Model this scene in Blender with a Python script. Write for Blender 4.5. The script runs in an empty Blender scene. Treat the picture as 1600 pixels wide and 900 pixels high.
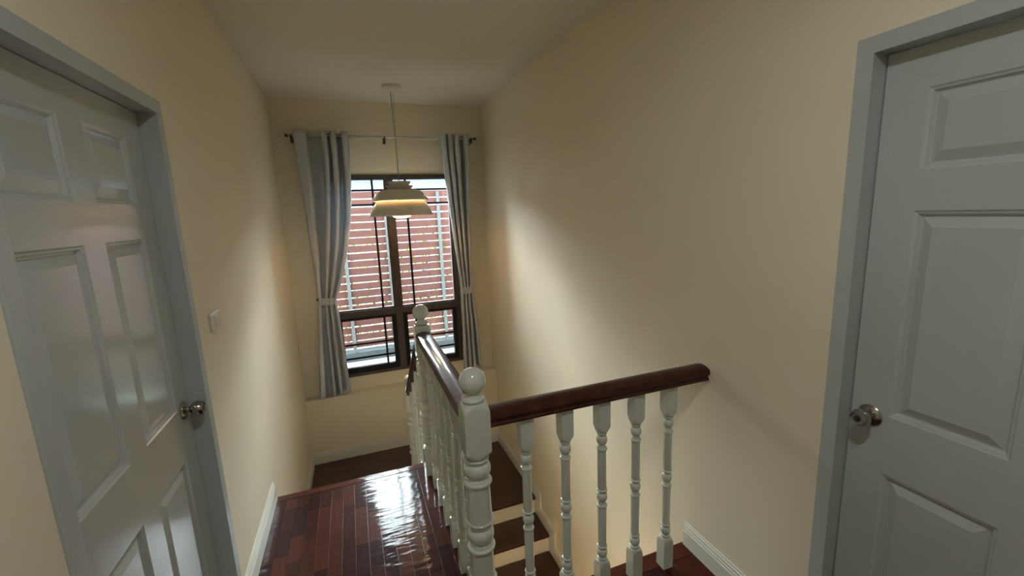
import bpy, bmesh, math, random
from mathutils import Vector, Matrix

random.seed(7)
SC = bpy.context.scene
COL = SC.collection

# ------------------------------------------------------------------ camera
cam_d = bpy.data.cameras.new('camera')
cam = bpy.data.objects.new('camera', cam_d)
COL.objects.link(cam)
cam_d.sensor_width = 36.0
cam_d.lens = 674.254 / 1600 * 36.0
cam_d.clip_start = 0.02
cam.matrix_world = Matrix(((0.93587557, 0.09809255, -0.33840032, 0.0),
                           (-0.35013143, 0.15178382, -0.92432118, 0.0),
                           (-0.03930533, 0.9835342, 0.17639606, 1.65),
                           (0, 0, 0, 1)))
SC.camera = cam

# ------------------------------------------------------------------ sky, light, exposure
world = bpy.data.worlds.new('overcast_sky')
SC.world = world
world.use_nodes = True
bg = world.node_tree.nodes['Background']
bg.inputs['Color'].default_value = (0.86, 0.94, 1.0, 1)
bg.inputs['Strength'].default_value = 38.0

vs = SC.view_settings
vs.view_transform = 'Standard'
vs.look = 'None'
vs.exposure = 1.05
vs.gamma = 1.0
vs.use_curve_mapping = False

HALL_W = 5.9          # recessed ceiling lamp over the hall
PEND_STR = 34.0        # pendant bulb emission
LOWER_W = 13.0          # lamp in the ceiling over the lower stairs

# room dimensions
X0, X1 = -0.58, 1.40          # left and right wall faces
D, DL = 4.58, 4.475           # far wall face above and below the ledge
ZL = -0.125                   # ledge height
ZC, ZB, YB = 2.73, -2.70, -1.40
WT = 0.14

# window portal so that daylight is sampled well
pl = bpy.data.lights.new('window_portal', 'AREA')
pl.shape = 'RECTANGLE'; pl.size = 1.36; pl.size_y = 2.1
pl.cycles.is_portal = True
po = bpy.data.objects.new('window_portal', pl)
COL.objects.link(po)
po.location = (0.40, D + 0.16, 1.04)
po.rotation_euler = (math.radians(-90), 0, 0)

# ------------------------------------------------------------------ materials
def mat(name, color, rough=0.5, metal=0.0, coat=0.0, coat_rough=0.1, spec=0.5):
    m = bpy.data.materials.new(name)
    m.use_nodes = True
    b = m.node_tree.nodes['Principled BSDF']
    b.inputs['Base Color'].default_value = (*color, 1)
    b.inputs['Roughness'].default_value = rough
    b.inputs['Metallic'].default_value = metal
    b.inputs['Coat Weight'].default_value = coat
    b.inputs['Coat Roughness'].default_value = coat_rough
    b.inputs['Specular IOR Level'].default_value = spec
    return m

def nd(m, t, **kw):
    n = m.node_tree.nodes.new(t)
    for k, v in kw.items():
        if k in n.inputs: n.inputs[k].default_value = v
        else: setattr(n, k, v)
    return n

def lk(m, a, b): m.node_tree.links.new(a, b)
def bs(m): return m.node_tree.nodes['Principled BSDF']

def noise_var(m, c1, c2, scale=(4, 4, 4), nscale=2.0, detail=3, bump=0.0, bscale=60, bdist=0.01):
    """colour wandering between c1 and c2, plus fine relief"""
    tc = nd(m, 'ShaderNodeTexCoord'); mp = nd(m, 'ShaderNodeMapping')
    mp.inputs['Scale'].default_value = scale
    lk(m, tc.outputs['Object'], mp.inputs['Vector'])
    n = nd(m, 'ShaderNodeTexNoise', Scale=nscale, Detail=detail)
    lk(m, mp.outputs['Vector'], n.inputs['Vector'])
    r = nd(m, 'ShaderNodeValToRGB')
    r.color_ramp.elements[0].position = 0.3; r.color_ramp.elements[1].position = 0.7
    r.color_ramp.elements[0].color = (*c1, 1); r.color_ramp.elements[1].color = (*c2, 1)
    lk(m, n.outputs['Fac'], r.inputs['Fac'])
    lk(m, r.outputs['Color'], bs(m).inputs['Base Color'])
    if bump:
        n2 = nd(m, 'ShaderNodeTexNoise', Scale=bscale, Detail=2)
        lk(m, mp.outputs['Vector'], n2.inputs['Vector'])
        bp = nd(m, 'ShaderNodeBump', Strength=bump, Distance=bdist)
        lk(m, n2.outputs['Fac'], bp.inputs['Height'])
        lk(m, bp.outputs['Normal'], bs(m).inputs['Normal'])
    return r

M = {}
M['wall'] = mat('wall_paint', (0.7, 0.6, 0.45), 0.62)
noise_var(M['wall'], (0.84, 0.745, 0.565), (0.86, 0.765, 0.585), (1, 1, 1), 1.5, 2, 0.06, 220, 0.002)
M['ceil'] = mat('ceiling_paint', (0.6, 0.58, 0.5), 0.7)
noise_var(M['ceil'], (0.81, 0.77, 0.655), (0.83, 0.79, 0.675), (1, 1, 1), 1.2, 2, 0.05, 150, 0.002)
M['skirt'] = mat('baseboard_paint', (0.74, 0.72, 0.62), 0.3)
noise_var(M['skirt'], (0.72, 0.69, 0.58), (0.76, 0.74, 0.65), (3, 3, 3), 2)
M['door'] = mat('door_paint', (0.5, 0.5, 0.48), 0.3, coat=1.0, coat_rough=0.15)
def door_grain(m):
    noise_var(m, (0.465, 0.495, 0.475), (0.495, 0.525, 0.505), (1, 1, 1), 3)
    tc = nd(m, 'ShaderNodeTexCoord'); mp = nd(m, 'ShaderNodeMapping')
    mp.inputs['Scale'].default_value = (1, 30, 3)
    lk(m, tc.outputs['Object'], mp.inputs['Vector'])
    dn = nd(m, 'ShaderNodeTexNoise', Scale=1.6, Detail=4)
    lk(m, mp.outputs['Vector'], dn.inputs['Vector'])
    w = nd(m, 'ShaderNodeMath', operation='MULTIPLY'); w.inputs[1].default_value = 38
    lk(m, dn.outputs['Fac'], w.inputs[0])
    s = nd(m, 'ShaderNodeMath', operation='SINE'); lk(m, w.outputs[0], s.inputs[0])
    bp = nd(m, 'ShaderNodeBump', Strength=0.10, Distance=0.0012)
    lk(m, s.outputs[0], bp.inputs['Height'])
    lk(m, bp.outputs['Normal'], bs(m).inputs['Normal'])
door_grain(M['door'])
M['frame'] = mat('door_frame_paint', (0.5, 0.5, 0.49), 0.35)
noise_var(M['frame'], (0.455, 0.48, 0.465), (0.485, 0.51, 0.495), (2, 2, 2), 3)
M['white_gloss'] = mat('white_gloss_paint', (0.62, 0.64, 0.56), 0.2, coat=0.5, coat_rough=0.06)
noise_var(M['white_gloss'], (0.60, 0.62, 0.545), (0.64, 0.66, 0.585), (5, 5, 5), 3)
M['riser'] = mat('riser_paint', (0.75, 0.68, 0.52), 0.35)
noise_var(M['riser'], (0.73, 0.66, 0.50), (0.77, 0.70, 0.54), (4, 4, 4), 3)
M['rail_wood'] = mat('handrail_wood', (0.06, 0.02, 0.012), 0.4, coat=0.22, coat_rough=0.05, spec=0.12)
noise_var(M['rail_wood'], (0.042, 0.013, 0.008), (0.085, 0.027, 0.015), (6, 6, 6), 3, 5)
M['tread'] = mat('stair_wood', (0.05, 0.017, 0.011), 0.35, coat=0.25, coat_rough=0.15)
noise_var(M['tread'], (0.040, 0.013, 0.009), (0.066, 0.021, 0.013), (2, 14, 6), 3, 5)
M['steel'] = mat('brushed_steel', (0.42, 0.40, 0.37), 0.22, 1.0)
M['rodmetal'] = mat('rod_metal', (0.5, 0.5, 0.5), 0.25, 1.0)
M['darkmetal'] = mat('dark_metal', (0.05, 0.045, 0.04), 0.4, 0.6)
M['winbrown'] = mat('window_brown', (0.085, 0.055, 0.045), 0.42)
noise_var(M['winbrown'], (0.055, 0.037, 0.032), (0.075, 0.05, 0.043), (4, 4, 4), 4)
M['winblack'] = mat('window_sash_dark', (0.022, 0.019, 0.018), 0.5, spec=0.2)
noise_var(M['winblack'], (0.009, 0.0085, 0.0085), (0.014, 0.013, 0.013), (4, 4, 4), 4)
M['grille'] = mat('grille_iron', (0.025, 0.016, 0.014), 0.6, spec=0.15)
noise_var(M['grille'], (0.012, 0.008, 0.008), (0.02, 0.013, 0.012), (4, 4, 4), 4)
M['lampwhite'] = mat('lamp_enamel', (0.78, 0.72, 0.60), 0.4)
noise_var(M['lampwhite'], (0.77, 0.71, 0.59), (0.79, 0.73, 0.61), (4, 4, 4), 4)
M['cord'] = mat('cord_grey', (0.25, 0.22, 0.18), 0.6)
M['plastic'] = mat('switch_plastic', (0.72, 0.66, 0.54), 0.3)
M['concrete'] = mat('concrete', (0.4, 0.43, 0.43), 0.9, spec=0.03)
noise_var(M['concrete'], (0.008, 0.0098, 0.0108), (0.011, 0.013, 0.014), (3, 3, 3), 4, 5)
M['terrace'] = mat('terrace_paint', (0.66, 0.7, 0.64), 0.9, spec=0.03)
noise_var(M['terrace'], (0.075, 0.09, 0.075), (0.10, 0.11, 0.098), (2, 2, 2), 3, 4)
M['slat'] = mat('fence_slat', (0.4, 0.2, 0.17), 0.9, spec=0.0)
noise_var(M['slat'], (0.0150, 0.0064, 0.0054), (0.019, 0.0085, 0.0073), (2, 6, 14), 3, 5)
M['post'] = mat('fence_post_paint', (0.42, 0.42, 0.41), 0.9, spec=0.03)
noise_var(M['post'], (0.016, 0.017, 0.017), (0.02, 0.021, 0.021), (3, 3, 3), 3)
M['eave'] = mat('eave_terracotta', (0.5, 0.22, 0.15), 0.9, spec=0.03)
noise_var(M['eave'], (0.045, 0.018, 0.013), (0.055, 0.024, 0.017), (3, 3, 3), 3)
M['housewall'] = mat('house_wall_paint', (0.3, 0.33, 0.38), 0.9, spec=0.03)
noise_var(M['housewall'], (0.04, 0.046, 0.054), (0.05, 0.056, 0.064), (1, 1, 1), 3, 4)
M['leaf'] = mat('leaf', (0.28, 0.33, 0.06), 0.9, spec=0.03)
noise_var(M['leaf'], (0.05, 0.065, 0.012), (0.12, 0.125, 0.03), (3, 3, 3), 3)

# parquet: every strip its own tone, lacquer with a slow ripple
def make_parquet():
    m = mat('parquet_lacquer', (0.08, 0.025, 0.018), 0.5, coat=0.27, coat_rough=0.08, spec=0.03)
    b = bs(m)
    oi = nd(m, 'ShaderNodeObjectInfo')
    r = nd(m, 'ShaderNodeValToRGB')
    r.color_ramp.elements[0].color = (0.030, 0.0065, 0.0042, 1)
    r.color_ramp.elements[1].color = (0.092, 0.022, 0.011, 1)
    e = r.color_ramp.elements.new(0.55); e.color = (0.055, 0.012, 0.0068, 1)
    lk(m, oi.outputs['Random'], r.inputs['Fac'])
    g = nd(m, 'ShaderNodeNewGeometry')
    mp = nd(m, 'ShaderNodeMapping'); mp.inputs['Scale'].default_value = (40, 3, 1)
    lk(m, g.outputs['Position'], mp.inputs['Vector'])
    n = nd(m, 'ShaderNodeTexNoise', Scale=2.0, Detail=6)
    lk(m, mp.outputs['Vector'], n.inputs['Vector'])
    r2 = nd(m, 'ShaderNodeValToRGB')
    r2.color_ramp.elements[0].color = (0.6, 0.6, 0.6, 1); r2.color_ramp.elements[1].color = (1.25, 1.25, 1.25, 1)
    lk(m, n.outputs['Fac'], r2.inputs['Fac'])
    mx = nd(m, 'ShaderNodeMix', data_type='RGBA', blend_type='MULTIPLY')
    mx.inputs[0].default_value = 1.0
    lk(m, r.outputs['Color'], mx.inputs[6]); lk(m, r2.outputs['Color'], mx.inputs[7])
    lk(m, mx.outputs[2], b.inputs['Base Color'])
    mp2 = nd(m, 'ShaderNodeMapping'); mp2.inputs['Scale'].default_value = (7, 26, 1)
    lk(m, g.outputs['Position'], mp2.inputs['Vector'])
    n2 = nd(m, 'ShaderNodeTexNoise', Scale=1.0, Detail=1.5)
    lk(m, mp2.outputs['Vector'], n2.inputs['Vector'])
    bp = nd(m, 'ShaderNodeBump', Strength=0.42, Distance=0.005)
    lk(m, n2.outputs['Fac'], bp.inputs['Height'])
    lk(m, bp.outputs['Normal'], b.inputs['Coat Normal'])
    lk(m, bp.outputs['Normal'], b.inputs['Normal'])
    return m
M['parquet'] = make_parquet()

def make_cloth():
    m = mat('curtain_cloth', (0.36, 0.38, 0.41), 0.75)
    nt = m.node_tree; b = bs(m)
    noise_var(m, (0.58, 0.60, 0.62), (0.63, 0.65, 0.67), (3, 3, 1), 4, 2, 0.1, 300, 0.001)
    out = nt.nodes['Material Output']
    tl = nd(m, 'ShaderNodeBsdfTranslucent', Color=(0.30, 0.34, 0.40, 1))
    a = nd(m, 'ShaderNodeMixShader'); a.inputs[0].default_value = 0.13
    lk(m, b.outputs[0], a.inputs[1]); lk(m, tl.outputs[0], a.inputs[2])
    tr = nd(m, 'ShaderNodeBsdfTransparent', Color=(0.9, 0.95, 1.0, 1))
    c = nd(m, 'ShaderNodeMixShader'); c.inputs[0].default_value = 0.025
    lk(m, a.outputs[0], c.inputs[1]); lk(m, tr.outputs[0], c.inputs[2])
    lk(m, c.outputs[0], out.inputs['Surface'])
    return m
M['cloth'] = make_cloth()

def make_glass():
    m = bpy.data.materials.new('window_glass'); m.use_nodes = True
    nt = m.node_tree; nt.nodes.remove(bs(m)); out = nt.nodes['Material Output']
    t = nd(m, 'ShaderNodeBsdfTransparent', Color=(0.93, 0.96, 0.95, 1))
    g = nd(m, 'ShaderNodeBsdfGlossy', Roughness=0.02)
    d = nd(m, 'ShaderNodeBsdfDiffuse', Color=(0.7, 0.7, 0.68, 1))
    tl = nd(m, 'ShaderNodeBsdfTranslucent', Color=(0.8, 0.8, 0.78, 1))
    dust = nd(m, 'ShaderNodeMixShader'); dust.inputs[0].default_value = 0.6
    lk(m, d.outputs[0], dust.inputs[1]); lk(m, tl.outputs[0], dust.inputs[2])
    a = nd(m, 'ShaderNodeMixShader'); a.inputs[0].default_value = 0.003
    lk(m, t.outputs[0], a.inputs[1]); lk(m, dust.outputs[0], a.inputs[2])
    f = nd(m, 'ShaderNodeFresnel', IOR=1.45)
    c = nd(m, 'ShaderNodeMixShader')
    lk(m, f.outputs[0], c.inputs[0]); lk(m, a.outputs[0], c.inputs[1]); lk(m, g.outputs[0], c.inputs[2])
    lk(m, c.outputs[0], out.inputs['Surface'])
    return m
M['glass'] = make_glass()

def make_crystal():
    m = mat('finial_crystal', (0.8, 0.75, 0.65), 0.12)
    bs(m).inputs['Transmission Weight'].default_value = 0.15
    return m
M['crystal'] = make_crystal()

def emit(name, color, strength):
    m = bpy.data.materials.new(name); m.use_nodes = True
    nt = m.node_tree; nt.nodes.remove(bs(m))
    e = nd(m, 'ShaderNodeEmission', Color=(*color, 1), Strength=strength)
    lk(m, e.outputs[0], nt.nodes['Material Output'].inputs['Surface'])
    return m
M['bulb'] = emit('bulb_glow', (1.0, 0.60, 0.28), PEND_STR)
def make_opal():
    m = mat('opal_glass', (0.8, 0.78, 0.74), 0.3)
    t = nd(m, 'ShaderNodeBsdfTranslucent', Color=(0.85, 0.83, 0.8, 1)); x = nd(m, 'ShaderNodeMixShader'); x.inputs[0].default_value = 0.7
    tr = nd(m, 'ShaderNodeBsdfTransparent'); y = nd(m, 'ShaderNodeMixShader'); y.inputs[0].default_value = 0.3
    lk(m, bs(m).outputs[0], x.inputs[1]); lk(m, t.outputs[0], x.inputs[2])
    lk(m, x.outputs[0], y.inputs[1]); lk(m, tr.outputs[0], y.inputs[2])
    lk(m, y.outputs[0], m.node_tree.nodes['Material Output'].inputs['Surface'])
    return m
M['opal'] = make_opal()
M['downglow'] = emit('downlight_glow', (1.0, 0.95, 0.88), 2.0)

# ------------------------------------------------------------------ helpers
def link(name, me, m, parent=None):
    o = bpy.data.objects.new(name, me)
    COL.objects.link(o)
    if m is not None:
        if not me.materials: me.materials.append(M[m] if isinstance(m, str) else m)
    if parent is not None: o.parent = parent
    return o

def obj(name, bm, m, parent=None, smooth=None):
    bmesh.ops.recalc_face_normals(bm, faces=bm.faces)
    me = bpy.data.meshes.new(name)
    bm.to_mesh(me); bm.free()
    if smooth is not None:
        for p in me.polygons: p.use_smooth = True
        me.set_sharp_from_angle(angle=math.radians(smooth))
    return link(name, me, m, parent)

def empty(name, loc=(0, 0, 0)):
    o = bpy.data.objects.new(name, None)
    COL.objects.link(o); o.location = loc
    o.empty_display_size = 0.1
    return o

def tag(o, label=None, cat=None, group=None, kind=None):
    if label: o['label'] = label
    if cat: o['category'] = cat
    if group: o['group'] = group
    if kind: o['kind'] = kind
    return o

def at(o, parent_loc):
    """mesh is in world coordinates, parent empty sits at parent_loc"""
    o.matrix_parent_inverse = Matrix.Translation(-Vector(parent_loc))
    return o

def box(bm, x0, x1, y0, y1, z0, z1, bev=0.0):
    vs_ = [bm.verts.new(v) for v in ((x0, y0, z0), (x1, y0, z0), (x1, y1, z0), (x0, y1, z0),
                                     (x0, y0, z1), (x1, y0, z1), (x1, y1, z1), (x0, y1, z1))]
    fs = [bm.faces.new([vs_[i] for i in f]) for f in ((3, 2, 1, 0), (4, 5, 6, 7), (0, 1, 5, 4), (1, 2, 6, 5), (2, 3, 7, 6), (3, 0, 4, 7))]
    if bev > 0:
        es = list({e for f in fs for e in f.edges})
        bmesh.ops.bevel(bm, geom=es, offset=bev, segments=1, affect='EDGES')

def boxes(*bl, bev=0.0):
    bm = bmesh.new()
    for b in bl: box(bm, *b, bev=bev)
    return bm

def loft(bm, rings, close_ends=True):
    """rings: lists of equally many points"""
    vr = [[bm.verts.new(p) for p in r] for r in rings]
    n = len(vr[0])
    for a, b in zip(vr, vr[1:]):
        for i in range(n):
            bm.faces.new((a[i], a[(i + 1) % n], b[(i + 1) % n], b[i]))
    if close_ends:
        bm.faces.new(vr[0][::-1]); bm.faces.new(vr[-1])

def lathe(bm, prof, c=(0, 0, 0), axis='z', n=32, sgn=1, close=True):
    rings = []
    for r, h in prof:
        ring = []
        for i in range(n):
            a = 2 * math.pi * i / n
            u, v = r * math.cos(a), r * math.sin(a)
            if axis == 'z': ring.append((c[0] + u, c[1] + v, c[2] + h))
            elif axis == 'x': ring.append((c[0] + sgn * h, c[1] + u, c[2] + v))
            else: ring.append((c[0] + u, c[1] + sgn * h, c[2] + v))
        rings.append(ring)
    loft(bm, rings, close)

def tube(bm, pts, r, n=8):
    rings = []
    for i, p in enumerate(pts):
        p = Vector(p)
        d = (Vector(pts[min(i + 1, len(pts) - 1)]) - Vector(pts[max(i - 1, 0)])).normalized()
        u = d.cross(Vector((0, 0, 1)))
        if u.length < 1e-3: u = d.cross(Vector((1, 0, 0)))
        u.normalize(); v = d.cross(u)
        rings.append([p + r * (math.cos(2 * math.pi * k / n) * u + math.sin(2 * math.pi * k / n) * v) for k in range(n)])
    loft(bm, rings)

def sweep(bm, prof, a, b, up=Vector((0, 0, 1))):
    """closed 2d profile (side, height) swept from a to b"""
    a, b = Vector(a), Vector(b)
    d = (b - a).normalized(); s = d.cross(up).normalized()
    rings = [[p + s * u + up * v for u, v in prof] for p in (a, b)]
    loft(bm, rings)

# ------------------------------------------------------------------ the shell
# doors: jamb opening (y range), clear head height
LD = dict(y0=1.045, y1=1.857, zh=2.022, xf=-0.630, n=1)
RD = dict(y0=0.022, y1=0.843, zh=2.036, xf=1.450, n=-1)
FW = 0.046   # frame thickness seen on the wall

def side_wall(name, xa, xb, d):
    y0, y1, zh = d['y0'] - FW, d['y1'] + FW, d['zh'] + FW
    o = obj(name, boxes((xa, xb, YB, y0, ZB, ZC), (xa, xb, y0, y1, zh, ZC), (xa, xb, y0, y1, ZB, 0.0),
                        (xa, xb, y1, D + WT, ZB, ZC)), 'wall')
    return tag(o, kind='structure')
side_wall('wall_left', X0 - WT, X0, LD)
side_wall('wall_right', X1, X1 + WT, RD)
WX0, WX1, WZ0, WZ1 = -0.255, 1.06, 0.02, 2.05
tag(obj('wall_far', boxes((X0, WX0, D, D + WT, ZL, ZC), (WX1, X1, D, D + WT, ZL, ZC),
                          (WX0, WX1, D, D + WT, ZL, WZ0), (WX0, WX1, D, D + WT, WZ1, ZC),
                          (X0, X1, DL, D + WT, ZB, ZL)), 'wall'), kind='structure')
tag(obj('wall_back', boxes((X0 - WT, X1 + WT, YB - WT, YB, ZB, ZC)), 'wall'), kind='structure')
tag(obj('ceiling', boxes((X0 - WT, X1 + WT, YB - WT, D + WT, ZC, ZC + 0.12)), 'ceil'), kind='structure')

EY, EX, RY = 2.71, 0.405, 1.485        # edges of the upper floor: front, well side, right part front
floor = obj('floor', boxes((X0, EX - 0.001, YB, EY - 0.012, -0.22, -0.004), (EX - 0.001, X1, YB, RY - 0.012, -0.22, -0.004)), 'tread')
tag(floor, kind='structure')
PW, PL = 0.062, 0.31
plank_me = {}
def plank(x0, x1, y0, y1, name='parquet_strip'):
    g = 0.0006
    key = (round(x1 - x0, 3), round(y1 - y0, 3))
    if key not in plank_me:
        w, l = key
        bm = boxes((0 + g, w - g, 0 + g, l - g, -0.004, 0.0), bev=0.0003)
        bmesh.ops.recalc_face_normals(bm, faces=bm.faces)
        me = bpy.data.meshes.new(name); bm.to_mesh(me); bm.free(); me.materials.append(M['parquet'])
        plank_me[key] = me
    o = link(name, plank_me[key], None, floor)
    o.location = (x0, y0, random.uniform(-0.0003, 0.0003))
def lay(xa, xb, ya, yb):
    n = round((xb - xa) / PW); w = (xb - xa) / n
    for i in range(n):
        y = yb
        l = PL * random.choice([0.35, 0.5, 0.65, 0.8, 1.0])
        while y > ya + 1e-6:
            l = min(l, y - ya)
            if y - l - ya < 0.05: l = y - ya
            plank(xa + i * w, xa + (i + 1) * w, y - l, y)
            y -= l
            l = PL * random.choice([0.6, 0.8, 1.0, 1.0])
lay(X0 + 0.002, 0.32, 0.95, EY - 0.045)
lay(0.405, X1 - 0.002, 0.90, RY - 0.075)
# plain boards near the camera and behind it (below the frame)
for (xa, xb, ya, yb) in ((X0 + 0.002, 0.32, YB + 0.002, 0.95), (0.405, X1 - 0.002, YB + 0.002, 0.90), (0.32, 0.405, YB + 0.002, RY - 0.075)):
    obj('floor_board', boxes((xa, xb, ya, yb, -0.004, 0.0)), 'parquet', floor)
obj('edge_board', boxes((X0 + 0.002, 0.32, EY - 0.045, EY + 0.012, -0.03, 0.001), bev=0.003), 'parquet', floor)
obj('edge_board', boxes((0.321, EX + 0.012, RY - 0.075, EY + 0.012, -0.03, -0.001), bev=0.003), 'parquet', floor)
obj('edge_board', boxes((EX + 0.012, X1 - 0.002, RY - 0.074, RY + 0.010, -0.03, 0.001), bev=0.003), 'parquet', floor)

tag(obj('wall_well', boxes((0.30, EX, RY, EY - 0.02, ZB, -0.221), (0.30, EX, YB, RY, ZB, -0.221)), 'wall'), kind='structure')
tag(obj('floor_lower', boxes((EX, X1, YB, 4.475, ZB - 0.1, ZB)), 'tread'), kind='structure')

# ------------------------------------------------------------------ baseboards
BH = 0.118
BPROF = [(0, 0), (0.015, 0), (0.015, 0.078), (0.012, 0.081), (0.012, 0.092), (0.009, 0.095), (0.009, 0.106), (0.005, 0.110), (0.004, BH), (0, BH)]
def bboard(name, runs, mat_='skirt'):
    bm = bmesh.new()
    for a, b in runs: sweep(bm, BPROF, a, b)
    return tag(obj(name, bm, mat_), kind='structure')
ZLL, ZLR = -0.805, -1.000        # left and right half of the landing
LY0 = 3.55                       # where the left landing begins
# the profile grows to the right of the travel direction
bboard('baseboard_left', [((X0, EY - 0.01, 0.0), (X0, LD['y1'] + FW + 0.002, 0.0))][::1])
o = bpy.data.objects['baseboard_left']
for v in o.data.vertices: v.co.x = X0 + abs(v.co.x - X0)
bboard('baseboard_right', [((X1, RD['y1'] + FW + 0.002, 0.0), (X1, RY - 0.002, 0.0))])
o = bpy.data.objects['baseboard_right']
for v in o.data.vertices: v.co.x = X1 - abs(v.co.x - X1)
bboard('baseboard_landing_left', [((X0, LY0 + 0.01, ZLL), (X0, DL - 0.015, ZLL))])
o = bpy.data.objects['baseboard_landing_left']
for v in o.data.vertices: v.co.x = X0 + abs(v.co.x - X0)
def far_bb(name, xa, xb, z):
    bboard(name, [((xa, DL, z), (xb, DL, z))])
    o = bpy.data.objects[name]
    for v in o.data.vertices: v.co.y = DL - abs(v.co.y - DL)
far_bb('baseboard_far_left', X0 + 0.0, 0.40, ZLL)
far_bb('baseboard_far_right', 0.40, X1, ZLR)

# ------------------------------------------------------------------ staircase
RISE, GO, SY = 0.172, 0.295, 3.365
st = empty('staircase', (0.9, 3.9, ZB))
tag(st, 'dark wood staircase with cream risers turning round the landing below the window', 'staircase')
sl = st.location.copy()
def spart(name, bm, m): return at(obj(name, bm, m, st), sl)
# left flight, down from the upper floor to the landing
r5, g5 = -ZLL / 5, (LY0 - EY) / 4
for k in range(5):
    y = EY + g5 * k; z = -r5 * k
    spart('riser', boxes((X0 + 0.002, 0.365, y - 0.012, y - 0.002, z - r5 + 0.0005, z - 0.0305)), 'riser')
    if k < 4:
        spart('tread', boxes((X0 + 0.002, 0.385, y - 0.001, y + g5 + 0.014, z - r5 - 0.03, z - r5), bev=0.004), 'tread')
# landing in two halves
spart('landing_floor', boxes((X0 + 0.002, 0.415, LY0 - 0.001, DL - 0.001, ZLL - 0.03, ZLL), bev=0.004), 'tread')
spart('riser', boxes((0.38, 0.395, LY0 + 0.002, DL - 0.016, ZLR + 0.0005, ZLL - 0.0305)), 'riser')
spart('landing_floor', boxes((0.396, X1 - 0.002, SY, DL - 0.001, ZLR - 0.03, ZLR), bev=0.004), 'tread')
spart('landing_slab', boxes((X0 + 0.002, 0.37, LY0 + 0.01, DL - 0.001, ZB, ZLL - 0.031)), 'riser')
# right flight, coming down towards the hall
NST = 9
for k in range(NST):
    z = ZLR - RISE * k; y = SY - GO * k
    spart('riser', boxes((EX + 0.003, X1 - 0.018, y + 0.02, y + 0.035, z - RISE + 0.0005, z - 0.0305)), 'riser')
    if k < NST - 1:
        spart('tread', boxes((EX + 0.003, X1 - 0.018, y - GO, y + 0.019, z - RISE - 0.03, z - RISE), bev=0.004), 'tread')
# stepped skirting on the right wall
bm = bmesh.new()
sk = 0.10
def skirt_step(ya, yb, zt, zb):
    box(bm, X1 - 0.016, X1 - 0.001, ya, yb, zb, zt - 0.03)
    box(bm, X1 - 0.012, X1 - 0.001, ya + 0.004, yb, zt - 0.03, zt - 0.012)
    box(bm, X1 - 0.007, X1 - 0.001, ya + 0.008, yb, zt - 0.012, zt)
skirt_step(SY - sk, DL - 0.016, ZLR + BH, ZLR - RISE)
for k in range(1, NST):
    skirt_step(SY - GO * k - sk, SY - GO * (k - 1) - sk, ZLR - RISE * k + BH, ZLR - RISE * (k + 1))
tag(obj('baseboard_stair_right', bm, 'skirt'), kind='structure')
# stringer wall under the left flight, on the well side
bm = bmesh.new()
for k in range(4):
    box(bm, 0.366, 0.400, EY + g5 * k, EY + g5 * (k + 1) - 0.001, ZB, -r5 * (k + 1) - 0.031)
spart('stringer', bm, 'riser')

# ------------------------------------------------------------------ doors
PANEL_Z = [(0.25, 0.815), (1.000, 1.607), (1.715, 1.925)]
PPROF = [(0, 0), (0.005, -0.0035), (0.009, -0.0045), (0.015, -0.0130), (0.018, -0.0135), (0.045, -0.0020)]
KNOB = [(0.0, 0.0), (0.033, 0.0), (0.0335, 0.003), (0.030, 0.007), (0.020, 0.010), (0.0125, 0.013), (0.0115, 0.022),
        (0.014, 0.026), (0.022, 0.031), (0.0265, 0.040), (0.027, 0.047), (0.0245, 0.058), (0.0205, 0.064), (0.019, 0.064), (0.017, 0.061), (0.0, 0.0605)]

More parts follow.
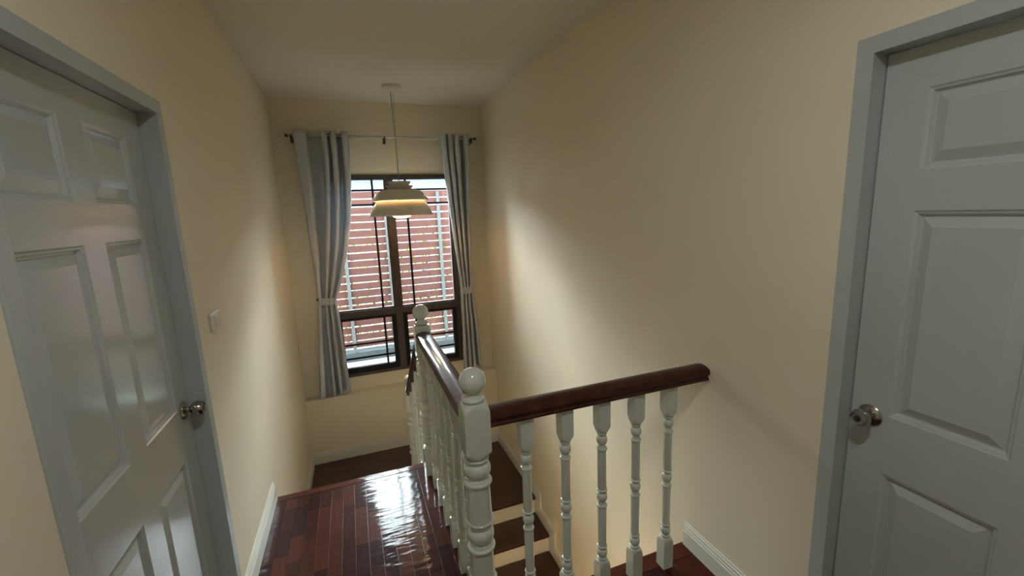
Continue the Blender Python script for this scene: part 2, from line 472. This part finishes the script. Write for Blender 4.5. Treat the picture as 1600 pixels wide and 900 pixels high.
def make_door(name, d, ycols, knob_y, knob_z, label):
    n, xf, xw = d['n'], d['xf'], (X0 if d['n'] > 0 else X1)
    y0, y1, zh = d['y0'], d['y1'], d['zh']
    loc = (xf, (y0 + y1) / 2, 0)
    e = empty(name, loc); tag(e, label, 'door', kind='structure')
    xs = lambda a, b: (min(a, b), max(a, b))
    xo = xw + n * 0.008                        # frame stands a little proud of the wall
    xi = xf - n * 0.075
    bm = bmesh.new()
    a, b = xs(xo, xi)
    box(bm, a, b, y1, y1 + FW - 0.001, 0.0, zh + FW - 0.001)
    box(bm, a, b, y0 - FW + 0.001, y0, 0.0, zh + FW - 0.001)
    box(bm, a, b, y0, y1, zh, zh + FW - 0.001)
    at(obj('door_frame', bm, 'frame', e), loc)
    # door stop behind the leaf
    bm = bmesh.new()
    a, b = xs(xf - n * 0.041, xi)
    box(bm, a, b, y1 - 0.012, y1, 0.0, zh); box(bm, a, b, y0, y0 + 0.012, 0.0, zh); box(bm, a, b, y0 + 0.012, y1 - 0.012, zh - 0.012, zh)
    at(obj('door_stop', bm, 'frame', e), loc)
    # leaf: stiles and rails round six sunk openings
    g = 0.003
    ly0, ly1, lz0, lz1 = y0 + g, y1 - g, 0.006, zh - g
    a, b = xs(xf, xf - n * 0.038)
    (p0, p1), (q0, q1) = ycols
    bm = bmesh.new()
    for (u0, u1) in ((ly0, p0), (p1, q0), (q1, ly1)): box(bm, a, b, u0, u1, lz0, lz1)
    zz = [lz0] + [z for pz in PANEL_Z for z in pz] + [lz1]
    for i in range(0, len(zz), 2):
        for (u0, u1) in ycols: box(bm, a, b, u0, u1, zz[i], zz[i + 1])
    leaf = at(obj('door_leaf', bm, 'door', e), loc)
    for (u0, u1) in ycols:
        for (z0, z1) in PANEL_Z:
            bm = bmesh.new()
            rings = []
            for ins, h in PPROF:
                x = xf + n * h
                rings.append([(x, u0 + ins, z0 + ins), (x, u1 - ins, z0 + ins), (x, u1 - ins, z1 - ins), (x, u0 + ins, z1 - ins)])
            xb = xf - n * 0.034
            rings = [[(xb, p[1], p[2]) for p in rings[0]]] + rings
            loft(bm, rings)
            obj('panel', bm, 'door', leaf)
    bm = bmesh.new()
    lathe(bm, KNOB, (xf, knob_y, knob_z), 'x', 32, n)
    k = at(obj('door_knob', bm, 'steel', e, smooth=35), loc)
    k['label'] = 'brushed steel round door knob'
    bm = bmesh.new()
    lathe(bm, [(0.0, 0.0600), (0.009, 0.0600), (0.009, 0.0625), (0.0075, 0.063), (0.0, 0.063)], (xf, knob_y, knob_z), 'x', 20, n)
    obj('lock_cylinder', bm, 'darkmetal', k, smooth=35)
    return e
make_door('door_1', LD, ((1.140, 1.397), (1.500, 1.748)), 1.795, 0.985, 'grey white six panel door with steel knob beside the light switch')
make_door('door_2', RD, ((0.122, 0.378), (0.482, 0.740)), 0.786, 0.985, 'grey white six panel door near the railing end on the blank wall')

# ------------------------------------------------------------------ light switch
loc = (X0, 2.118, 1.240)
sw = empty('light_switch', loc)
tag(sw, 'small cream light switch plate on the wall beside a door', 'light switch')
at(obj('switch_plate', boxes((X0 + 0.0005, X0 + 0.011, 2.055, 2.18, 1.203, 1.277), bev=0.004), 'plastic', sw), loc)
at(obj('switch_insert', boxes((X0 + 0.009, X0 + 0.014, 2.087, 2.148, 1.216, 1.264), bev=0.002), 'plastic', sw), loc)
for (a, b) in ((2.092, 2.115), (2.119, 2.143)):
    bm = boxes((X0 + 0.012, X0 + 0.020, a, b, 1.220, 1.260), bev=0.002)
    for v in bm.verts:
        if v.co.x > X0 + 0.015: v.co.x -= 0.10 * (v.co.z - 1.220)
    at(obj('rocker', bm, 'plastic', sw), loc)

# ------------------------------------------------------------------ window
loc = (0.40, D, WZ0)
w1 = empty('window_1', loc)
tag(w1, 'dark brown framed window with four lights and iron grille', 'window', kind='structure')
def wpart(name, bm, m, parent=None, smooth=None):
    o = obj(name, bm, m, parent or w1, smooth)
    if parent is None: at(o, loc)
    return o
FY0, FY1 = 4.560, 4.625
MX0, MX1 = 0.368, 0.436
TZ0, TZ1 = 0.640, 0.705
wpart('window_frame', boxes((WX0, WX0 + 0.045, FY0, FY1, WZ0, WZ1), (WX1 - 0.045, WX1, FY0, FY1, WZ0, WZ1),
                            (WX0 + 0.045, WX1 - 0.045, FY0, FY1, WZ1 - 0.035, WZ1), (WX0 + 0.045, WX1 - 0.045, FY0, FY1, WZ0, WZ0 + 0.03)), 'winbrown')
wpart('mullion', boxes((MX0, MX1, FY0 + 0.002, FY1, WZ0 + 0.03, TZ0), (MX0, MX1, FY0 + 0.002, FY1, TZ1, WZ1 - 0.035),
                       (MX0 + 0.018, MX1 - 0.018, FY0 - 0.006, FY0 + 0.002, WZ0 + 0.03, WZ1 - 0.035)), 'winbrown')
wpart('transom', boxes((WX0 + 0.045, WX1 - 0.045, FY0 - 0.004, FY1, TZ0, TZ1)), 'winbrown')
for (a, b) in ((WX0 + 0.045, MX0), (MX1, WX1 - 0.045)):
    # fixed upper light
    g1 = wpart('glazing_bead', boxes((a, a + 0.012, FY0 + 0.02, FY1, TZ1, WZ1 - 0.035), (b - 0.012, b, FY0 + 0.02, FY1, TZ1, WZ1 - 0.035),
                                     (a + 0.012, b - 0.012, FY0 + 0.02, FY1, TZ1, TZ1 + 0.012), (a + 0.012, b - 0.012, FY0 + 0.02, FY1, WZ1 - 0.047, WZ1 - 0.035)), 'winbrown')
    wpart('pane', boxes((a + 0.012, b - 0.012, 4.599, 4.604, TZ1 + 0.012, WZ1 - 0.047)), 'glass', g1)
    # opening sash below
    s = 0.046
    z0, z1 = WZ0 + 0.03, TZ0
    sa = wpart('sash', boxes((a, a + s, FY0 + 0.008, FY1, z0, z1), (b - s, b, FY0 + 0.008, FY1, z0, z1),
                             (a + s, b - s, FY0 + 0.008, FY1, z0, z0 + s + 0.012), (a + s, b - s, FY0 + 0.008, FY1, z1 - 0.03, z1)), 'winblack')
    wpart('pane', boxes((a + s, b - s, 4.599, 4.604, z0 + s + 0.012, z1 - 0.03)), 'glass', sa)
# iron grille just inside the glass
GY = 4.585
def bar(x0, x1, z0, z1):
    wpart('grille_bar', boxes((x0, x1, GY, GY + 0.012, z0, z1)), 'grille')
gx = [0.247, 0.570]
for x in gx: bar(x - 0.010, x + 0.010, WZ0, WZ1)
for z in (1.903, 1.762, 0.352, 0.205):
    xs_ = [WX0] + [v for x in gx for v in (x - 0.010, x + 0.010)] + [WX1]
    for i in range(0, len(xs_), 2): bar(xs_[i], xs_[i + 1], z - 0.009, z + 0.009)

# ------------------------------------------------------------------ outside
tag(obj('terrace', boxes((-9.0, 12.0, D + WT + 0.01, 22.0, -0.55, -0.345)), 'terrace'), kind='structure')
loc = (1.0, 11.0, -0.345)
nh = empty('neighbour_house', loc)
tag(nh, 'pale blurred house front seen above the top slat of the fence', 'house')
at(obj('house_wall', boxes((-5.0, 8.0, 11.0, 15.0, -0.345, 2.86)), 'housewall', nh), loc)
bm = bmesh.new()
loft(bm, [[(x, 10.55, 2.62), (x, 10.55, 2.72), (x, 13.0, 4.0), (x, 15.45, 2.72), (x, 15.45, 2.62), (x, 15.0, 2.865), (x, 11.0, 2.865)] for x in (-5.4, 8.4)])
at(obj('roof', bm, 'eave', nh), loc)
FYF = 6.20
loc = (0.5, FYF, -0.345)
fe = empty('garden_fence', loc)
tag(fe, 'reddish brown horizontal slat fence outside the window', 'fence')
at(obj('plinth', boxes((-2.4, 3.6, FYF - 0.02, FYF + 0.16, -0.345, -0.215)), 'concrete', fe), loc)
pitch = 0.1018
for k in range(-7, 14):
    z = 0.557 + pitch * k + 0.009
    bm = bmesh.new()
    t = random.uniform(-0.004, 0.004)
    box(bm, -2.4, 3.6, FYF, FYF + 0.018, z, z + 0.085 + t, bev=0.003)
    # bowed a little along its length
    o = at(obj('slat', bm, 'slat', fe), loc)
    o.rotation_euler = (0, random.uniform(-0.0012, 0.0012), 0)
for x in (-1.27, -0.68, -0.09, 0.475, 1.20, 1.79, 2.38, 2.97):
    at(obj('post', boxes((x - 0.022, x + 0.022, FYF - 0.030, FYF - 0.001, -0.215, 1.96)), 'post', fe), loc)
# loose hedge beyond the fence
bm = bmesh.new()
for i in range(6000):
    c = Vector((random.uniform(-2.3, 3.5), random.uniform(6.75, 7.5), 0))
    top = 1.1 + 0.35 * math.sin(c.x * 2.3) + 0.3 * math.sin(c.x * 5.1 + 1)
    c.z = random.uniform(-0.34, max(0.2, top))
    q = Matrix.Rotation(random.uniform(0, 6.3), 3, 'Z') @ Matrix.Rotation(random.uniform(-1.2, 1.2), 3, 'X')
    l, w = random.uniform(0.04, 0.08), random.uniform(0.015, 0.03)
    bm.faces.new([bm.verts.new(c + q @ Vector(v)) for v in ((0, 0, 0), (w, 0, l * .5), (0, 0.01, l), (-w, 0, l * .5))])
tag(obj('hedge', bm, 'leaf'), 'sparse yellow green hedge showing through the fence gaps', 'hedge', kind='stuff')

# ------------------------------------------------------------------ curtain rod
RZ, RYY = 2.392, 4.485
loc = (0.42, D, RZ)
cr = empty('curtain_rod', loc)
tag(cr, 'thin metal curtain rod with ball finials above the window', 'curtain rod')
bm = bmesh.new(); tube(bm, [(-0.44, RYY, RZ), (1.285, RYY, RZ)], 0.0105, 14)
at(obj('rod', bm, 'rodmetal', cr, smooth=40), loc)
for x, s in ((-0.44, -1), (1.285, 1)):
    bm = bmesh.new()
    lathe(bm, [(0.0, 0.0), (0.016, 0.0), (0.017, 0.006), (0.010, 0.012), (0.010, 0.018), (0.016, 0.022), (0.0, 0.024)], (x, RYY, RZ), 'x', 16, s)
    c = at(obj('finial_collar', bm, 'darkmetal', cr, smooth=40), loc)
    bm = bmesh.new()
    bmesh.ops.create_uvsphere(bm, u_segments=20, v_segments=12, radius=0.024, matrix=Matrix.Translation((x + s * 0.046, RYY, RZ)))
    obj('finial_ball', bm, 'crystal', c, smooth=60)
for x in (-0.415, 0.40, 1.255):
    bm = bmesh.new()
    box(bm, x - 0.008, x + 0.008, RYY - 0.004, D - 0.0005, RZ - 0.022, RZ - 0.0105)
    box(bm, x - 0.012, x + 0.012, D - 0.006, D - 0.0005, RZ - 0.05, RZ + 0.015)
    box(bm, x - 0.006, x + 0.006, RYY - 0.018, RYY - 0.0105, RZ - 0.05, RZ + 0.004)
    box(bm, x - 0.006, x + 0.006, RYY - 0.0105, RYY - 0.002, RZ - 0.05, RZ - 0.022)
    at(obj('bracket', bm, 'darkmetal', cr), loc)

# ------------------------------------------------------------------ curtains
def catmull(pts, per):
    out = []
    n = len(pts)
    for i in range(n - 1):
        p0, p1, p2, p3 = pts[max(i - 1, 0)], pts[i], pts[i + 1], pts[min(i + 2, n - 1)]
        for j in range(per):
            t = j / per
            out.append(tuple(0.5 * ((2 * b) + (-a + c) * t + (2 * a - 5 * b + 4 * c - d) * t * t + (-a + 3 * b - 3 * c + d) * t ** 3)
                             for a, b, c, d in zip(p0, p1, p2, p3)))
    out.append(pts[-1])
    return out

def lerp(a, b, t): return a + (b - a) * t
def smooth(t): return t * t * (3 - 2 * t)

def pleats(fronts, yf=-0.078, yb=0.050):
    """cross-section of an eyelet heading: pale fronts standing proud, deep folds between"""
    out = []
    for i, (a, b) in enumerate(fronts):
        w = min(0.014, (b - a) * 0.3)
        out += [(a, yf * 0.4), (a + w * 0.25, yf * 0.82), (a + w, yf), ((a + b) / 2, yf * 1.04), (b - w, yf), (b - w * 0.25, yf * 0.82), (b, yf * 0.4)]
        if i < len(fronts) - 1:
            c = fronts[i + 1][0]; g = min(0.012, (c - b) * 0.3)
            out += [(b + g * 0.25, yb * 0.6), (b + g, yb), ((b + c) / 2, yb * 1.02), (c - g, yb), (c - g * 0.25, yb * 0.6)]
    return out

def make_curtain(label, top, tie, bot, zt, ztie, zb, powL, powR, hook):
    """top: fold nodes (x, depth); tie and bot: x ranges"""
    x0, x1 = top[0][0], top[-1][0]
    loc = ((x0 + x1) / 2, RYY, zb)
    e = empty('curtain', loc)
    tag(e, label, 'curtain', 'curtains at the window')
    fr = [((x - x0) / (x1 - x0), y) for x, y in top]
    n = len(fr)
    rows = []
    NZ = 60
    for k in range(NZ + 1):
        z = lerp(zt, zb, k / NZ)
        if z >= ztie:
            t = (zt - z) / (zt - ztie)
            xl = lerp(x0, tie[0], t ** powL); xr = lerp(x1, tie[1], t ** powR)
            amp = lerp(1.0, 0.42, smooth(t)); even = 0.75 * smooth(t)
        else:
            t = (ztie - z) / (ztie - zb)
            xl = lerp(tie[0], bot[0], t ** 0.75); xr = lerp(tie[1], bot[1], t ** 0.55)
            amp = lerp(0.42, 0.85, smooth(t)); even = 0.75 - 0.35 * t
        pts = []
        for i, (f, y) in enumerate(fr):
            ff = lerp(f, i / (n - 1), even)
            pts.append((lerp(xl, xr, ff), RYY + y * amp))
        pts = catmull(pts, 5)
        zz = z
        rows.append([(x, y, zz - (0.012 * math.sin(9 * x) if k == NZ else 0)) for x, y in pts])
    bm = bmesh.new()
    vr = [[bm.verts.new(p) for p in r] for r in rows]
    for a, b in zip(vr, vr[1:]):
        for i in range(len(a) - 1): bm.faces.new((a[i], a[i + 1], b[i + 1], b[i]))
    c = at(obj('cloth', bm, 'cloth', e, smooth=80), loc)
    md = c.modifiers.new('thickness', 'SOLIDIFY'); md.thickness = 0.0025; md.offset = 0
    # metal eyelets where the cloth crosses the rod
    for (xa, ya), (xb, yb) in zip(top, top[1:]):
        if ya * yb < 0:
            t = ya / (ya - yb); xc = lerp(xa, xb, t)
            bm = bmesh.new()
            R_, r_ = 0.021, 0.0035
            ang = math.atan2(yb - ya, xb - xa) * 0.6
            rings = []
            for i in range(20):
                a = 2 * math.pi * i / 20
                ring = []
                for j in range(6):
                    b = 2 * math.pi * j / 6
                    rr = R_ + r_ * math.cos(b)
                    p = Vector((r_ * math.sin(b), rr * math.cos(a), rr * math.sin(a)))
                    p = Matrix.Rotation(ang - math.copysign(math.pi / 2, ang) , 3, 'Z') @ p
                    ring.append(p + Vector((xc, RYY, RZ)))
                rings.append(ring)
            vr = [[bm.verts.new(p) for p in r] for r in rings]
            for i in range(20):
                for j in range(6):
                    bm.faces.new((vr[i][j], vr[i][(j + 1) % 6], vr[(i + 1) % 20][(j + 1) % 6], vr[(i + 1) % 20][j]))
            at(obj('eyelet', bm, 'steel', e, smooth=60), loc)
    # tieback band
    cx = (tie[0] + tie[1]) / 2; hw = (tie[1] - tie[0]) / 2 + 0.007
    bm = bmesh.new()
    rings = []
    for z_, gr in ((ztie + 0.034, 0.002), (ztie + 0.025, 0.0), (ztie, -0.002), (ztie - 0.025, 0.0), (ztie - 0.034, 0.002)):
        ring = []
        for i in range(36):
            a = 2 * math.pi * i / 36
            ca, sa_ = math.cos(a), math.sin(a)
            p = 0.6
            ring.append((cx + (hw + gr) * math.copysign(abs(ca) ** p, ca), RYY + (0.030 + gr) * math.copysign(abs(sa_) ** p, sa_), z_ - 0.10 * (cx - hook[0]) * 0 + 0.006 * ca * hook[1]))
        rings.append(ring)
    loft(bm, rings, False)
    tb = at(obj('tieback', bm, 'cloth', e, smooth=60), loc)
    bm = bmesh.new()
    tube(bm, [(hook[0], D - 0.001, ztie + 0.012), (hook[0], RYY + 0.02, ztie + 0.012), (hook[0], RYY + 0.012, ztie + 0.03)], 0.006, 8)
    obj('tieback_hook', bm, 'darkmetal', tb, smooth=50)
    return e

make_curtain('grey curtain with wide dark folds, tied back left of the window',
             pleats([(-0.395, -0.285), (-0.160, -0.112), (-0.088, -0.036), (0.008, 0.068)]),
             (-0.345, -0.195), (-0.437, -0.150), 2.425, 0.855, -0.100, 1.0, 2.4, (-0.36, -1))
make_curtain('narrow grey curtain tied back on the railing side of the window',
             pleats([(0.925, 0.988), (0.998, 1.054), (1.066, 1.118), (1.168, 1.220)]),
             (1.060, 1.172), (1.028, 1.232), 2.425, 0.825, -0.055, 1.15, 1.0, (1.180, 1))

# ------------------------------------------------------------------ pendant lamp
PX, PY = 0.447, 4.00
loc = (PX, PY, 1.62)
pd = empty('pendant_lamp', loc)
tag(pd, 'cream tiered dome pendant lamp hanging before the window', 'lamp')
def pp(name, prof, m='lampwhite', close=False, n=56, thick=0.0):
    bm = bmesh.new(); lathe(bm, prof, (PX, PY, 0), 'z', n, 1, close)
    o = at(obj(name, bm, m, pd, smooth=40), loc)
    if thick:
        md = o.modifiers.new('thickness', 'SOLIDIFY'); md.thickness = thick; md.offset = 0
    return o
pp('canopy', [(0.0, 2.729), (0.082, 2.729), (0.082, 2.722), (0.070, 2.706), (0.045, 2.691), (0.020, 2.684), (0.0, 2.683)], close=True)
bm = bmesh.new(); tube(bm, [(PX - 0.010, PY, 2.685), (PX - 0.004, PY, 2.30), (PX - 0.003, PY, 1.93)], 0.0028, 8)
at(obj('cord', bm, 'cord', pd, smooth=60), loc)
bm = bmesh.new(); tube(bm, [(PX + 0.012, PY, 2.685), (PX + 0.003, PY, 2.30), (PX + 0.002, PY, 1.93)], 0.0014, 6)
at(obj('suspension_wire', bm, 'cord', pd, smooth=60), loc)
pp('top_ring', [(0.030, 1.932), (0.097, 1.938), (0.090, 1.924), (0.079, 1.908), (0.030, 1.906)], thick=0.0015)
pp('collar_ring', [(0.079, 1.907), (0.118, 1.902), (0.106, 1.888), (0.091, 1.872), (0.070, 1.870)], thick=0.0015)
pp('upper_shade', [(0.085, 1.872), (0.118, 1.871), (0.150, 1.866), (0.178, 1.855), (0.203, 1.836), (0.222, 1.812), (0.236, 1.788), (0.243, 1.775)], thick=0.002)
pp('lower_shade', [(0.206, 1.768), (0.214, 1.757), (0.230, 1.737), (0.248, 1.708), (0.261, 1.678), (0.268, 1.655), (0.271, 1.643)], thick=0.002)
for a in (0, 120, 240):
    c, s = math.cos(math.radians(a + 20)), math.sin(math.radians(a + 20))
    bm = bmesh.new(); tube(bm, [(PX + 0.05 * c, PY + 0.05 * s, 1.875), (PX + 0.15 * c, PY + 0.15 * s, 1.82), (PX + 0.209 * c, PY + 0.209 * s, 1.770)], 0.0025, 6)
    at(obj('strut', bm, 'lampwhite', pd), loc)
pp('socket', [(0.0, 1.906), (0.028, 1.906), (0.028, 1.775), (0.018, 1.770), (0.0, 1.770)], close=True, n=20)
b = pp('bulb', [(0.0, 1.772), (0.016, 1.770), (0.020, 1.758), (0.035, 1.735), (0.041, 1.712), (0.036, 1.690), (0.020, 1.676), (0.0, 1.672)], 'bulb', close=True, n=24)
b['label'] = 'lit warm bulb'
pp('diffuser', [(0.092, 1.664), (0.088, 1.650), (0.078, 1.637), (0.060, 1.628), (0.035, 1.623), (0.0, 1.621)], 'opal', n=32)

# ------------------------------------------------------------------ railings
NA = 32
def post_mesh(bm, rings, cx, cy, z0):
    """rings (z, half side of square or None, turned radius)"""
    out = []
    for z, h, R_ in rings:
        ring = []
        for i in range(NA):
            a = 2 * math.pi * i / NA
            ca, sa_ = math.cos(a), math.sin(a)
            r = R_
            if h is not None: r = min(R_, h / max(abs(ca), abs(sa_)))
            ring.append((cx + r * ca, cy + r * sa_, z0 + z))
        out.append(ring)
    loft(bm, out)

def bead(zc, hz, r0, r1, n=6):
    return [(zc + hz * math.sin(t), None, r0 + (r1 - r0) * math.cos(t)) for t in [(-0.5 + i / n) * math.pi for i in range(n + 1)]]

def block(z0, z1, h, cut):
    q = h * 1.45
    out = []
    for i in range(5):
        t = i / 4
        out.append((z0 + cut * t, h, lerp(h * 0.98, q, math.sin(t * math.pi / 2) ** 1.2)))
    for i in range(5):
        t = 1 - i / 4
        out.append((z1 - cut * t, h, lerp(h * 0.98, q, math.sin(t * math.pi / 2) ** 1.2)))
    return out

def baluster_rings(base_top=0.150, top_sq=0.752, top=0.892):
    h, r = 0.0255, 0.0185
    R_ = [(0.0, h, h * 1.45)] + block(-0.02, base_top, h, 0.022)[4:]
    R_ += bead(base_top + 0.008, 0.006, 0.016, 0.021, 4)
    R_ += bead(base_top + 0.036, 0.017, 0.0145, 0.0225)
    R_ += [(base_top + 0.058, None, 0.015)] + bead(base_top + 0.066, 0.005, 0.018, 0.0225, 4)
    m = base_top + 0.303
    R_ += [(base_top + 0.074, None, r * 0.96), (m - 0.048, None, r)]
    R_ += bead(m - 0.041, 0.005, 0.018, 0.0225, 4) + [(m - 0.028, None, 0.015)] + bead(m, 0.018, 0.0145, 0.0225) + [(m + 0.023, None, 0.015)]
    R_ += bead(m + 0.031, 0.005, 0.018, 0.0225, 4)
    R_ += [(m + 0.038, None, r), (top_sq - 0.090, None, r * 0.96)]
    R_ += bead(top_sq - 0.080, 0.005, 0.018, 0.0225, 4) + [(top_sq - 0.067, None, 0.015)] + bead(top_sq - 0.040, 0.018, 0.0145, 0.0225)
    R_ += bead(top_sq - 0.010, 0.006, 0.016, 0.021, 4)
    R_ += block(top_sq, top + 0.03, h, 0.030)[:6] + [(top, h, h * 1.45)]
    return R_

def newel_rings():
    h = 0.047
    R_ = [(0.0, h, h * 1.45)] + block(-0.05, 0.170, h, 0.035)[4:]
    R_ += bead(0.180, 0.008, 0.036, 0.048, 4) + [(0.193, None, 0.036)] + bead(0.222, 0.024, 0.036, 0.049, 8) + [(0.250, None, 0.040)]
    R_ += bead(0.262, 0.008, 0.044, 0.053, 4) + [(0.274, None, 0.048), (0.300, None, 0.0450), (0.380, None, 0.0440), (0.392, None, 0.044)]
    R_ += bead(0.402, 0.008, 0.044, 0.0535, 5) + [(0.416, None, 0.043), (0.424, None, 0.038)]
    R_ += bead(0.455, 0.027, 0.036, 0.0505, 8) + [(0.486, None, 0.040), (0.502, None, 0.0420)]
    R_ += bead(0.512, 0.006, 0.044, 0.0530, 5) + [(0.520, None, 0.049), (0.550, None, 0.0465), (0.650, None, 0.0440), (0.662, None, 0.044)]
    R_ += bead(0.673, 0.009, 0.044, 0.0535, 5) + [(0.687, None, 0.043), (0.693, None, 0.038)]
    R_ += bead(0.723, 0.026, 0.036, 0.0505, 8) + [(0.754, None, 0.036)] + bead(0.765, 0.007, 0.038, 0.046, 4)
    R_ += block(0.778, 0.985, h, 0.034)
    R_ += bead(0.996, 0.009, 0.032, 0.0425, 5) + [(1.010, None, 0.026), (1.018, None, 0.020), (1.022, None, 0.018)]
    return R_

NB = newel_rings()
def add_newel(parent, loc, x, y, z0):
    bm = bmesh.new(); post_mesh(bm, NB, x, y, z0)
    nw = at(obj('newel_post', bm, 'white_gloss', parent, smooth=38), loc)
    bm = bmesh.new()
    bmesh.ops.create_uvsphere(bm, u_segments=32, v_segments=20, radius=0.0485, matrix=Matrix.Translation((x, y, z0 + 1.062)))
    obj('ball_finial', bm, 'white_gloss', nw, smooth=80)
    return nw

bm = bmesh.new(); post_mesh(bm, baluster_rings(), 0, 0, 0)
bmesh.ops.recalc_face_normals(bm, faces=bm.faces)
BAL = bpy.data.meshes.new('baluster'); bm.to_mesh(BAL); bm.free()
for p in BAL.polygons: p.use_smooth = True
BAL.set_sharp_from_angle(angle=math.radians(38)); BAL.materials.append(M['white_gloss'])
def add_baluster(parent, loc, x, y, z0, me=None):
    o = bpy.data.objects.new('baluster', me or BAL); COL.objects.link(o)
    o.parent = parent; o.location = Vector((x, y, z0)) - Vector(loc)
    return o

RAILP = [(-0.030, 0.887), (0.030, 0.887), (0.040, 0.890), (0.042, 0.898), (0.036, 0.904), (0.035, 0.909), (0.043, 0.914), (0.047, 0.922), (0.046, 0.932), (0.040, 0.941),
         (0.030, 0.9455), (0.015, 0.9495), (0.0, 0.9508), (-0.015, 0.9495), (-0.030, 0.9455), (-0.040, 0.941), (-0.046, 0.932), (-0.047, 0.922), (-0.043, 0.914), (-0.035, 0.909), (-0.036, 0.904), (-0.042, 0.898), (-0.040, 0.890)]

NX, NY = 0.353, 1.415
FN = 2.605
# across the landing edge to the right wall
loc = (NX, NY, 0)
r1 = empty('stair_railing', loc)
tag(r1, 'white turned baluster railing with dark handrail running to the blank wall', 'railing', 'stair railings')
add_newel(r1, loc, NX, NY, 0)
bm = bmesh.new(); sweep(bm, RAILP, (NX + 0.045, NY, 0), (X1 - 0.002, NY, 0))
at(obj('handrail', bm, 'rail_wood', r1, smooth=30), loc)
bm = bmesh.new(); sweep(bm, [(u * 1.12, (v - 0.918) * 1.16 + 0.918) for u, v in RAILP], (X1 - 0.003, NY, 0), (X1 - 0.0003, NY, 0))
at(obj('wall_caulk', bm, 'skirt', r1), loc)
for x in (0.548, 0.716, 0.884, 1.051, 1.219): add_baluster(r1, loc, x, NY, 0.0005)
# along the well to the far newel
loc = (NX, FN, 0)
r2 = empty('stair_railing', loc)
tag(r2, 'level white railing beside the parquet, ending in a ball topped post before the window', 'railing', 'stair railings')
add_newel(r2, loc, NX, FN, 0)
bm = bmesh.new(); sweep(bm, RAILP, (NX, NY + 0.046, 0), (NX, FN - 0.046, 0))
at(obj('handrail', bm, 'rail_wood', r2, smooth=30), loc)
for k in range(1, 7): add_baluster(r2, loc, NX, NY + (FN - NY) * k / 7, 0.0)
# down the left flight to the landing
LNY = 3.52
loc = (NX, LNY, ZLL)
r3 = empty('stair_railing', loc)
tag(r3, 'lower white railing sloping down to the landing behind the far ball topped post', 'railing', 'stair railings')
add_newel(r3, loc, NX, LNY + 0.08, ZLL)
za, zb_ = -0.055, -0.055 - r5 / g5 * (LNY + 0.034 - FN - 0.046)
bm = bmesh.new(); sweep(bm, RAILP, (NX, FN + 0.046, za), (NX, LNY + 0.034, zb_))
at(obj('handrail', bm, 'rail_wood', r3, smooth=30), loc)
for k in range(4):
    y = EY + g5 * (k + 0.5); z0 = -r5 * (k + 1)
    zr = za - r5 / g5 * (y - FN - 0.046) + 0.889 - z0
    bm = bmesh.new(); post_mesh(bm, baluster_rings(top=zr, top_sq=zr - 0.14), 0, 0, 0)
    bmesh.ops.recalc_face_normals(bm, faces=bm.faces)
    me = bpy.data.meshes.new('baluster'); bm.to_mesh(me); bm.free()
    for p in me.polygons: p.use_smooth = True
    me.set_sharp_from_angle(angle=math.radians(38)); me.materials.append(M['white_gloss'])
    add_baluster(r3, loc, NX, y, z0, me)

# ------------------------------------------------------------------ hall downlight (above and behind the view)
def downlight(name, label, x, y, z, watt, color, size):
    e = empty(name, (x, y, z)); tag(e, label, 'ceiling lamp')
    bm = bmesh.new()
    lathe(bm, [(size * 0.5, -0.002), (size * 0.62, -0.002), (size * 0.62, -0.012), (size * 0.5, -0.02), (size * 0.5, -0.002)], (0, 0, 0), 'z', 32, 1, False)
    obj('trim_ring', bm, 'lampwhite', e, smooth=40)
    l = bpy.data.lights.new('downlight_glow', 'AREA'); l.shape = 'DISK'; l.size = size * 0.98; l.energy = watt; l.color = color
    o = bpy.data.objects.new('downlight_glow', l); COL.objects.link(o); o.parent = e; o.location = (0, 0, -0.012)
    return e
downlight('ceiling_lamp', 'round recessed ceiling lamp over the hall', 0.22, 0.18, ZC, HALL_W, (0.92, 0.97, 1.0), 0.14)
downlight('ceiling_lamp', 'round recessed lamp under the upper floor over the lower stairs', 0.90, 0.55, -0.221, LOWER_W, (1.0, 0.84, 0.64), 0.20)
